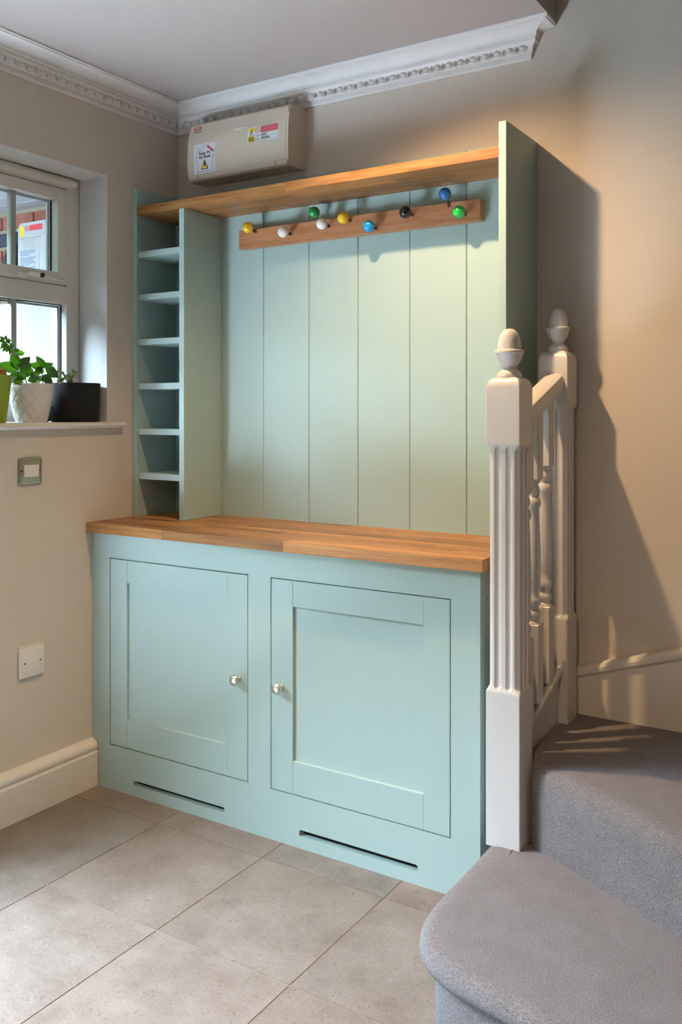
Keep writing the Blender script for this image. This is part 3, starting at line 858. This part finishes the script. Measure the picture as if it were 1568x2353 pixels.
mk('plate', bm, M['chrome'], sw, smooth=40)
bm = bmesh.new(); addbox(bm, .0048, .0085, -.7195, -.6625, 1.0705, 1.1085, .001, 1)
mk('rocker', bm, M['plate'], sw)
for y in (-.7268, -.6553):
    lathe('screw', [(.0036, .0048), (.0036, .0058), (.002, .0064)], (0, y, 1.0895), M['rust'], sw, axis='x', n=12)
bp_ = thing('blank_plate', (0, -.69, .435), 'white plastic blanking plate with two screws, low on the left wall', 'wall plate')
box('backing', .0003, .004, -.7345, -.6395, .4385, .5345, M['skirt'], bp_, bev=.001, seg=1)
box('plate', .004, .0125, -.7390, -.6430, .4335, .5270, M['plate'], bp_, bev=.0025, seg=3)
for y in (-.7215, -.6605):
    lathe('screw', [(.0028, .0122), (.0028, .0128)], (0, y, .480), M['screw'], bp_, axis='x', n=12)

# ------------------------------------------------------------------ pots and plants on the sill
ZS = 1.2432
def leafmesh(name, m, L_=.04, W_=.024, serr=.0, cup=.25, n=7):
    bm = bmesh.new(); C_, A_, B_ = [], [], []
    for i in range(n + 1):
        t = i / n
        w = W_ / 2 * (math.sin(PI * min(1, t ** .72 * .985 + .012)) ** 1.05)
        if serr and 0 < i < n: w *= 1 + serr * (1 if i % 2 else -1)
        zz_ = -L_ * .22 * t * t
        C_.append(bm.verts.new((t * L_, 0, zz_))); A_.append(bm.verts.new((t * L_, w, zz_ + cup * w))); B_.append(bm.verts.new((t * L_, -w, zz_ + cup * w)))
    for i in range(n):
        bm.faces.new([C_[i], C_[i + 1], A_[i + 1], A_[i]]); bm.faces.new([B_[i], B_[i + 1], C_[i + 1], C_[i]])
    bmesh.ops.solidify(bm, geom=bm.faces[:], thickness=.0008)
    return mk(name, bm, m, None, smooth=True, origin=(0, 0, 0))
LEAF = {}; LASTLEAF = ['']
def put_leaf(kind, par, loc, yaw, pitch, roll, s):
    if kind not in LEAF:
        LEAF[kind] = (leafmesh('leaf', M['leaf'], .044, .026, .05, .25, 15) if kind == 'mint' else
                      leafmesh('leaf', M['leaf'], .034, .020, .0, .30) if kind == 'jade' else
                      leafmesh('leaf', M['succulent'], .022, .012, .0, .40))
        o = LEAF[kind]; o.parent = par; o.matrix_parent_inverse = Matrix.Translation(-WL[par.name])
        o.location = loc
    else:
        o = again(LEAF[kind], loc, par)
    LASTLEAF[0] = o.name
    o.rotation_euler = (Matrix.Rotation(yaw, 4, 'Z') @ Matrix.Rotation(-pitch, 4, 'Y') @ Matrix.Rotation(roll, 4, 'X')).to_euler()
    o.scale = (s, s, s)
def potmesh(name, prof, c, m, par, n=40, quilt=0.0):
    bm = bmesh.new()
    rings = []
    for r, h in prof:
        ring = []
        for k in range(n):
            t = 2 * PI * k / n
            ring.append(bm.verts.new((c[0] + r * math.cos(t), c[1] + r * math.sin(t), c[2] + h)))
        rings.append(ring)
    for a, b in zip(rings, rings[1:]):
        for k in range(n): bm.faces.new([a[k], a[(k + 1) % n], b[(k + 1) % n], b[k]])
    bm.faces.new(rings[0][::-1]); bm.faces.new(rings[-1])
    if quilt:
        for ring, (r, h) in list(zip(rings, prof))[1:-6]:
            for k, v in enumerate(ring):
                t = 2 * PI * k / n
                u = (t / (2 * PI) * 12 + h * 26) % 1.0; w = (t / (2 * PI) * 12 - h * 26) % 1.0
                d = min(min(u, 1 - u), min(w, 1 - w))
                k_ = 1 + quilt * (min(1, (d / .085)) ** .7 - 1) / r
                v.co.x = c[0] + (v.co.x - c[0]) * k_; v.co.y = c[1] + (v.co.y - c[1]) * k_
    return mk(name, bm, m, par, smooth=40)
PXX = -0.058
# white pot with leafy plant
CW = (PXX, -.640, ZS)
wp = thing('potted_plant', CW, 'leafy green plant in a white diamond-patterned pot on the window sill', 'potted plant', 'pots on the window sill')
pf = [(.049, 0), (.050, .004)] + [(.0505 + .0185 * math.sin(PI / 2 * (k / 64)), .004 + k / 64 * .121) for k in range(1, 65)]
pf += [(.0690, .127), (.0660, .1275), (.0645, .122), (.0630, .108), (.001, .108)]
potmesh('pot', pf, CW, M['white_pot'], wp, 240, .0026)
lathe('soil', [(.0625, .100), (.0625, .112), (.03, .118), (.001, .120)], CW, M['soil'], wp, n=20)
r = random.Random(21)
VR = Vector((math.cos(0.56221), math.sin(0.56221), 0)); VU = Vector((0, 0, 1))
TOROOM = Vector((0.78, -0.62, 0.0))
def facing_leaf(kind, par, p, q, L0, tilt=0.5):
    """leaf from its base p to its tip q, its upper face turned roughly to the room"""
    p, q = Vector(p), Vector(q)
    t = (q - p); ln = t.length; t.normalize()
    t = (t + Vector((r.uniform(-.25, .25), 0, 0))).normalized()
    nrm = (TOROOM + VU * tilt + VR * r.uniform(-.35, .35)).normalized()
    nrm = (nrm - t * nrm.dot(t)).normalized(); side = nrm.cross(t)
    put_leaf(kind, par, p, 0, 0, 0, ln / L0)
    o = bpy.data.objects[LASTLEAF[0]]
    o.rotation_euler = Matrix((t, side, nrm)).transposed().to_euler()
mint = [
    ((-0.036, -0.7178, 1.4122), (-0.036, -0.7797, 1.4317)), ((-0.036, -0.7145, 1.4179), (-0.036, -0.7376, 1.4599)), ((-0.036, -0.7145, 1.4235), (-0.036, -0.7045, 1.4672)),
    ((-0.036, -0.7045, 1.4183), (-0.036, -0.6672, 1.4622)), ((-0.036, -0.691, 1.402), (-0.036, -0.6587, 1.4442)), ((-0.036, -0.6064, 1.4223), (-0.036, -0.6275, 1.4643)),
    ((-0.036, -0.6064, 1.4223), (-0.036, -0.5688, 1.447)), ((-0.036, -0.601, 1.421), (-0.036, -0.5433, 1.3941)), ((-0.036, -0.6099, 1.4207), (-0.036, -0.6587, 1.4357)),
    ((-0.036, -0.6099, 1.4164), (-0.036, -0.6535, 1.4076)), ((-0.036, -0.6152, 1.3961), (-0.036, -0.567, 1.3686)), ((-0.036, -0.7078, 1.4042), (-0.036, -0.7376, 1.3921)),
    ((-0.0777, -0.6683, 1.4151), (-0.0777, -0.6954, 1.431)), ((-0.0863, -0.646, 1.4076), (-0.0863, -0.6819, 1.3978)), ((-0.0673, -0.6526, 1.3984), (-0.0673, -0.6143, 1.4285)),
    ((-0.0829, -0.6297, 1.3937), (-0.0829, -0.6607, 1.4213)), ((-0.0887, -0.604, 1.3918), (-0.0887, -0.579, 1.4189)), ((-0.0669, -0.611, 1.394), (-0.0669, -0.646, 1.4072)),
    ((-0.0333, -0.6591, 1.3861), (-0.0333, -0.6103, 1.3991)), ((-0.041, -0.6871, 1.3882), (-0.041, -0.7205, 1.3816)), ((-0.0433, -0.6751, 1.383), (-0.0433, -0.7054, 1.4045)),
    ((-0.0786, -0.5944, 1.3861), (-0.0786, -0.5585, 1.3959)), ((-0.0581, -0.653, 1.3782), (-0.0581, -0.6147, 1.3908)), ((-0.075, -0.667, 1.3838), (-0.075, -0.6974, 1.3717)),
    ((-0.0818, -0.6131, 1.3769), (-0.0818, -0.5739, 1.378)), ((-0.0861, -0.6719, 1.3839), (-0.0861, -0.641, 1.4049)), ((-0.0791, -0.5869, 1.3834), (-0.0791, -0.6188, 1.3998)),
    ((-0.0327, -0.6902, 1.3739), (-0.0327, -0.7237, 1.3703)), ((-0.0391, -0.6055, 1.385), (-0.0391, -0.577, 1.3829)), ((-0.0406, -0.6567, 1.4005), (-0.0406, -0.6738, 1.4309))]
for p, q in mint: facing_leaf('mint', wp, p, q, .044, .35)
for p, q in [
    ((-0.058, -0.677, 1.3663), (-0.058, -0.6973, 1.4163)), ((-0.058, -0.6565, 1.3668), (-0.058, -0.677, 1.4143)), ((-0.058, -0.6323, 1.3674), (-0.058, -0.6496, 1.404)),
    ((-0.058, -0.6112, 1.3679), (-0.058, -0.5882, 1.4236)), ((-0.058, -0.6427, 1.3671), (-0.058, -0.6183, 1.3993)), ((-0.058, -0.5971, 1.3682), (-0.058, -0.5828, 1.4034))]:
    pa, pb = Vector(p), Vector(q)
    tube('stem', [pa, pa.lerp(pb, .5) + Vector((.004, 0, 0)), pb], [.0022, .002, .0015], M['stem'], wp, n=6)
sj = [
    (-0.058, -0.6736, 1.389), (-0.058, -0.6939, 1.4474), (-0.058, -0.704, 1.4638),
    (-0.058, -0.7173, 1.477), (-0.058, -0.7289, 1.4903), (-0.058, -0.7404, 1.5007),
    (-0.058, -0.7485, 1.5071)]
tube('stem', sj, [.0036, .0034, .003, .0028, .0026, .0022, .0016], M['stem'], wp, n=8)
jade = [
    ((-0.0508, -0.7508, 1.5053), (-0.0508, -0.7621, 1.5183)), ((-0.0654, -0.7364, 1.5082), (-0.0654, -0.7298, 1.524)), ((-0.0626, -0.7418, 1.505), (-0.0626, -0.7613, 1.5023)),
    ((-0.055, -0.7411, 1.5033), (-0.055, -0.718, 1.5104)), ((-0.0524, -0.7413, 1.5004), (-0.0524, -0.7183, 1.5019)), ((-0.0495, -0.7469, 1.4999), (-0.0495, -0.7615, 1.4893)),
    ((-0.0489, -0.7408, 1.4947), (-0.0489, -0.7636, 1.4796)), ((-0.0679, -0.7163, 1.4887), (-0.0679, -0.6946, 1.4998)), ((-0.0555, -0.7226, 1.4822), (-0.0555, -0.7143, 1.4939)),
    ((-0.0539, -0.7304, 1.4873), (-0.0539, -0.7533, 1.4721)), ((-0.0579, -0.7224, 1.4823), (-0.0579, -0.7372, 1.4689)), ((-0.0657, -0.7096, 1.4778), (-0.0657, -0.7213, 1.4631)),
    ((-0.0586, -0.7085, 1.472), (-0.0586, -0.685, 1.4831)), ((-0.0679, -0.6929, 1.4675), (-0.0679, -0.6572, 1.4723)), ((-0.0476, -0.7254, 1.479), (-0.0476, -0.7171, 1.4781))]
for p, q in jade: facing_leaf('jade', wp, p, q, .034, .3)
# black pot with small succulent
CBK = (PXX + .002, -.4555, ZS)
bp2 = thing('potted_plant', CBK, 'squat black dimpled pot with a small succulent at the right end of the sill', 'potted plant', 'pots on the window sill')
pf = [(.078, 0), (.0805, .003), (.0825, .06), (.0840, .128), (.0835, .1325), (.0815, .1335), (.0795, .131), (.0785, .120), (.001, .120)]
potmesh('pot', pf, CBK, M['black_pot'], bp2, 48)
lathe('soil', [(.077, .114), (.077, .124), (.04, .127), (.001, .128)], CBK, M['soil'], bp2, n=20)
r = random.Random(5)
for s_ in range(9):
    a = r.uniform(-.055, .012); b = r.uniform(-.03, .03)
    p0 = Vector((CBK[0] + b, CBK[1] - .045 + a * .5, ZS + .120)); p1 = p0 + Vector((r.uniform(-.01, .02), r.uniform(-.035, .03), r.uniform(.022, .050)))
    tube('stem', [p0, p1], .0016, M['stem'], bp2, n=6)
    for k in range(7):
        put_leaf('succulent', bp2, p0.lerp(p1, .3 + .12 * k), k * 2.4 + s_, .6 + .05 * k, 0, r.uniform(.75, 1.1))
for a, b, c in (((.0, .022, .12), (.0, .030, .150), .0022), ((.005, .026, .12), (.0, .016, .162), .0008), ((.0, .030, .12), (.0, .028, .158), .0009)):
    tube('twig', [Vector(CBK) + Vector(a), Vector(CBK) + Vector(b)], c, M['twig'], bp2, n=6)
tube('trailing_stem', [Vector(CBK) + Vector(p) for p in ((.02, -.04, .128), (.03, -.085, .134), (.03, -.100, .128))], .002, M['twig'], bp2, n=6)
# lime green pot at the left edge of the picture
CG = (PXX, -.8040, ZS)
gp = thing('potted_plant', CG, 'tall lime green tapered pot at the left edge of the sill', 'potted plant', 'pots on the window sill')
pf = [(.052, 0), (.054, .003), (.0715, .147), (.0712, .150), (.0685, .150), (.067, .145), (.001, .145)]
potmesh('pot', pf, CG, M['green_pot'], gp, 48)
lathe('bark', [(.030, .138), (.034, .150), (.030, .166), (.018, .174), (.001, .176)], (CG[0], CG[1] + .028, ZS), M['bark'], gp, n=14)
# small dark pot tucked behind
CS = (-.104, -.5650, ZS)
sp_ = thing('potted_plant', CS, 'tiny dark pot with round leaf tucked between the white and black pots', 'potted plant', 'pots on the window sill')
potmesh('pot', [(.022, .0055), (.023, .007), (.026, .040), (.024, .041), (.001, .038)], CS, M['rubber'], sp_, 24)
lathe('saucer', [(.024, 0), (.029, .004), (.028, .005), (.001, .005)], CS, M['rubber'], sp_, n=24)
for k, (dy, dz, yw) in enumerate(((.005, .045, .8), (-.004, .05, 2.0), (.012, .048, 1.2))):
    put_leaf('mint', sp_, Vector(CS) + Vector((.01, dy, dz)), yw, .5, .4, .8)
tube('stem', [Vector(CS) + Vector(p) for p in ((.022, -.012, .052), (.026, .006, .042), (.026, .008, .02), (.022, -.008, .012))], .0028, M['twig'], sp_, n=6)

# ------------------------------------------------------------------ staircase
stc = thing('staircase', (1.8, -.5, 0), 'grey carpeted stair with white fluted newel posts and turned balusters', 'staircase')
def smoothline(pts, it=2):
    for _ in range(it):
        o = [pts[0]]
        for a, b in zip(pts, pts[1:]):
            o.append(a.lerp(b, .25)); o.append(a.lerp(b, .75))
        o.append(pts[-1]); pts = o
    return pts
def resample(pts, d):
    o = [pts[0]]; acc = 0
    for a, b in zip(pts, pts[1:]):
        Ls = (b - a).length; t = d - acc
        while t <= Ls:
            o.append(a.lerp(b, t / Ls)); t += d
        acc = (acc + Ls) % d
    o.append(pts[-1]); return o
def offset_line(pts, d):
    """moves an open plan line sideways (to its left-hand side when d > 0)"""
    o = []
    for i, p in enumerate(pts):
        t = (pts[min(i + 1, len(pts) - 1)] - pts[max(i - 1, 0)]).normalized()
        o.append(p + Vector((-t.y, t.x)) * d)
    return o
def carpet_step(name, line, back, rows):
    """line: plan line of the nosing; rows: (inset, z) from the floor up; back: far plan points of the tread, one per line point"""
    bm = bmesh.new()
    V = []
    for ins, z in rows:
        V.append([bm.verts.new((p.x, p.y, z)) for p in offset_line(line, ins)])
    m_ = 14
    last = offset_line(line, rows[-1][0])
    for k in range(1, m_ + 1):
        V.append([bm.verts.new((*(p.lerp(q, k / m_)), rows[-1][1])) for p, q in zip(last, back)])
    for a, b in zip(V, V[1:]):
        for i in range(len(a) - 1): bm.faces.new([a[i], a[i + 1], b[i + 1], b[i]])
    return mk(name, bm, M['carpet'], stc, smooth=True)
V2 = lambda x, y: Vector((x, y))
# first step: curved at its left end
l1 = [V2(1.478, -.432), V2(1.488, -.470), V2(1.489, -.60), V2(1.489, -.77), V2(1.496, -.875), V2(1.535, -.965), V2(1.60, -1.015), V2(1.70, -1.042), V2(1.85, -1.070), V2(2.2, -1.140), V2(3.3, -1.36)]
l1 = resample(smoothline(l1, 3), .018)
riser2 = lambda x: -.4458 + (x - 1.5735) * -.556
b1 = []
for i, p in enumerate(l1):
    x = 1.50 + (3.3 - 1.50) * (i / (len(l1) - 1)) ** 1.15
    b1.append(V2(max(x, 1.50), min(riser2(x) + .004, -.425)))
carpet_step('carpeted_step', l1, b1, [(.034, 0.0), (.034, .06), (.034, .125), (.031, .142), (.018, .150), (.006, .157), (.0005, .168), (.0015, .180), (.008, .191), (.020, .1975), (.036, .200), (.07, .200)])
# second step: wraps from the newel across to the right
l2 = [V2(1.546, -.404), V2(1.572, -.4075), V2(1.5775, -.425), V2(1.580, -.440), V2(1.592, -.454), V2(1.62, -.471), V2(1.8143, -.5778), V2(1.9914, -.6765), V2(3.3, -1.404)]
l2 = resample(smoothline(l2, 2), .018)
b2 = []
for i, p in enumerate(l2):
    x = 1.546 + (3.3 - 1.546) * (i / (len(l2) - 1))
    b2.append(V2(x, -.019))
carpet_step('carpeted_step', l2, b2, [(.0, .195), (.0, .28), (.0, .345), (.001, .365), (.006, .383), (.016, .394), (.032, .400), (.06, .401)])
# further steps climb to the right along the wall, past the edge of the picture
for k in range(1, 3):
    x0 = 2.30 + (k - 1) * .24
    l3 = resample([V2(x0, -.02), V2(x0, -.9)], .05)
    b3 = [V2(3.3, p.y) for p in l3]
    carpet_step('carpeted_step', l3, b3, [(0, .2 + .2 * k), (0, .36 + .2 * k), (.006, .385 + .2 * k), (.03, .4 + .2 * k)])

def newel(cx, cy, w, zb, zt, zf0, zf1, finial):
    """square post with stop-chamfered, fluted shaft; returns post object"""
    h = w / 2; bm = bmesh.new()
    zs = [zb, zf0 - .002]
    n_e = 20
    for k in range(n_e + 1): zs.append(zf0 + .036 * k / n_e)
    zs.append((zf0 + zf1) / 2)
    for k in range(n_e + 1): zs.append(zf1 - .036 * (1 - k / n_e))
    zs += [zf1 + .002, zt - .028]
    for k in range(1, 7): zs.append(zt - .028 + .028 * math.sin(k / 6 * PI / 2))
    zs = sorted(set(round(z, 5) for z in zs))
    def ease(t): t = max(0, min(1, t)); return t * t * (3 - 2 * t)
    rows = []; NS = 88
    for z in zs:
        fl = min(ease((z - zf0) / .018), ease((zf1 - z) / .018))         # 0 outside the fluted part
        inset = .0045 * fl; ch = .0015 + .010 * fl
        d = z - zf0; e = zf1 - z
        rf_max = .0086
        t_end = min((d - .008) / .0086, (e - .008) / .0086)
        rf = rf_max * math.sqrt(max(0, 1 - (1 - max(0, min(1, t_end))) ** 2)) if t_end > 0 else 0
        top = 0
        hh = h - inset
        if z > zt - .0281:                                               # domed top edges
            q = (z - (zt - .028)) / .028
            hh = h - .022 * (1 - math.sqrt(max(0, 1 - q * q)))
        ring = []
        for side in range(4):
            a = side * PI / 2
            for k in range(NS):
                s = -1 + 2 * k / NS
                u = s * hh; dep = 0
                edge = hh - abs(u)
                if edge < ch: dep = (ch - edge)
                for c_ in (-.0145, .0145):
                    if rf > 0 and abs(u - c_) < rf: dep = max(dep, .0055 * math.sqrt(max(0, 1 - ((u - c_) / rf) ** 2)) * min(1, rf / rf_max + .2))
                v = hh - dep * (.5 if edge < ch else 1)
                uu = u if edge >= ch else math.copysign(hh - ch + (ch - edge) * .5 , u) if False else u * (1 - (dep * .5 / hh if edge < ch else 0))
                ring.append((cx + uu * math.cos(a) + v * math.sin(a), cy + uu * math.sin(a) - v * math.cos(a), z))
        rows.append(ring)
    V = [[bm.verts.new(p) for p in r_] for r_ in rows]
    for a, b in zip(V, V[1:]):
        for k in range(len(a)): bm.faces.new([a[k], a[(k + 1) % len(a)], b[(k + 1) % len(a)], b[k]])
    bm.faces.new(V[0][::-1]); bm.faces.new(V[-1])
    post = mk('newel_post', bm, M['gloss'], stc, smooth=32)
    s = w / .09
    pf = [(.030, -.004), (.0315, .001), (.0315, .005), (.029, .0085), (.0285, .0105), (.026, .0145), (.0195, .0185), (.0170, .0225), (.0175, .0275), (.0235, .034), (.0300, .044), (.0330, .0535), (.0345, .0600), (.0362, .0610), (.0365, .0650), (.0350, .0680), (.0305, .0695), (.0298, .072), (.0295, .080), (.0275, .094), (.0235, .107), (.0185, .1155), (.011, .1210), (.003, .1225)]
    lathe('finial', [(r_ * s, z_) for r_, z_ in pf], (cx, cy, zt), M['gloss'], post, n=40, smooth=50)
    return post
newel(1.530, -.455, .0895, .196, 1.3655, .579, 1.1985, True)
newel(1.5285, -.080, .085, .395, 1.4525, .69, 1.30, True)
# string, its capping, handrail between the posts
def sloped(name, prof_, y0, z0, y1, z1, m, par, **kw):
    """prof_: (x, dz) outline swept from (y0,z0) to (y1,z1)"""
    bm = bmesh.new()
    A = [bm.verts.new((x, y0, z0 + dz)) for x, dz in prof_]; B = [bm.verts.new((x, y1, z1 + dz)) for x, dz in prof_]
    bm.faces.new(A); bm.faces.new(B[::-1])
    for i in range(len(A)): bm.faces.new([A[i], B[i], B[(i + 1) % len(A)], A[(i + 1) % len(A)]])
    return mk(name, bm, m, par, **kw)
SL = .36
zr = lambda y, z0: z0 + (y + .41) * SL
sloped('handrail', [(1.500, -.010), (1.503, -.040), (1.512, -.046), (1.548, -.046), (1.557, -.040), (1.560, -.010), (1.556, .004), (1.546, .011), (1.514, .011), (1.504, .004)], -.412, zr(-.412, 1.272), -.120, zr(-.120, 1.272), M['gloss'], stc, smooth=35)
sloped('base_rail', [(1.500, 0), (1.553, 0), (1.557, .006), (1.557, .018), (1.551, .023), (1.506, .023), (1.500, .018)], -.412, zr(-.412, .435), -.120, zr(-.120, .435), M['gloss'], stc, smooth=35)
sloped('string_board', [(1.512, 0), (1.545, 0), (1.545, -.50), (1.512, -.50)], -.412, zr(-.412, .436), -.038, zr(-.038, .436), M['gloss'], stc)
def baluster(cy):
    cx, h = 1.530, .0205
    zb, zt = zr(cy, .456), zr(cy, 1.230)
    bl = bpy.data.objects.new('baluster', None); link(bl, stc, (cx, cy, zb))
    z1, z2 = .742 + (cy + .2) * SL, 1.128 + (cy + .2) * SL
    box('block', cx - h, cx + h, cy - h, cy + h, zb, z1, M['gloss'], bl, bev=.0015, seg=1)
    box('block', cx - h, cx + h, cy - h, cy + h, z2, zt, M['gloss'], bl, bev=.0015, seg=1)
    Lz = z2 - z1
    pf = [(.0205, 0), (.0190, .006), (.0150, .010), (.0160, .013), (.0195, .022), (.0185, .033), (.0130, .038), (.0130, .041), (.0190, .052), (.0200, .060), (.0185, .070), (.0155, .076),
          (.0180, .095), (.0195, .13), (.0190, .19), (.0165, Lz - .11), (.0150, Lz - .078), (.0185, Lz - .072), (.0200, Lz - .062), (.0175, Lz - .052), (.0120, Lz - .046), (.0120, Lz - .042), (.0160, Lz - .036), (.0175, Lz - .028), (.0150, Lz - .018), (.0120, Lz - .012), (.0170, Lz - .006), (.0205, Lz)]
    lathe('turned_shaft', pf, (cx, cy, z1), M['gloss'], bl, n=24, smooth=50)
for cy in (-.355, -.283, -.195): baluster(cy)

# ------------------------------------------------------------------ recessed ceiling downlight
ceil = bpy.data.objects['ceiling']
def downlight(x, y, energy, rot):
    lathe('downlight_bezel', [(.030, -.0005), (.044, -.0005), (.044, -.003), (.040, -.005), (.031, -.004)], (x, y, H), M['nickel'], ceil, n=32)
    lathe('downlight_lens', [(.029, -.0004), (.029, -.0012)], (x, y, H), M['lamp'], ceil, n=24)
    sl = bpy.data.lights.new('downlight_lamp', 'SPOT'); sl.energy = energy; sl.color = (1.0, 0.66, 0.34)
    sl.spot_size = math.radians(134); sl.spot_blend = 1.0; sl.shadow_soft_size = 0.022
    o = bpy.data.objects.new('downlight_lamp', sl); COL.objects.link(o); o.location = (x, y, H - .008)
    o.rotation_euler = [math.radians(a) for a in rot]
downlight(1.08, -.70, 116, (8, -13, 0))       # over the hutch, its gimbal turned a little towards it
downlight(2.05, -3.00, 150, (12, 0, 0))          # unseen second downlight, added behind the camera as warm fill
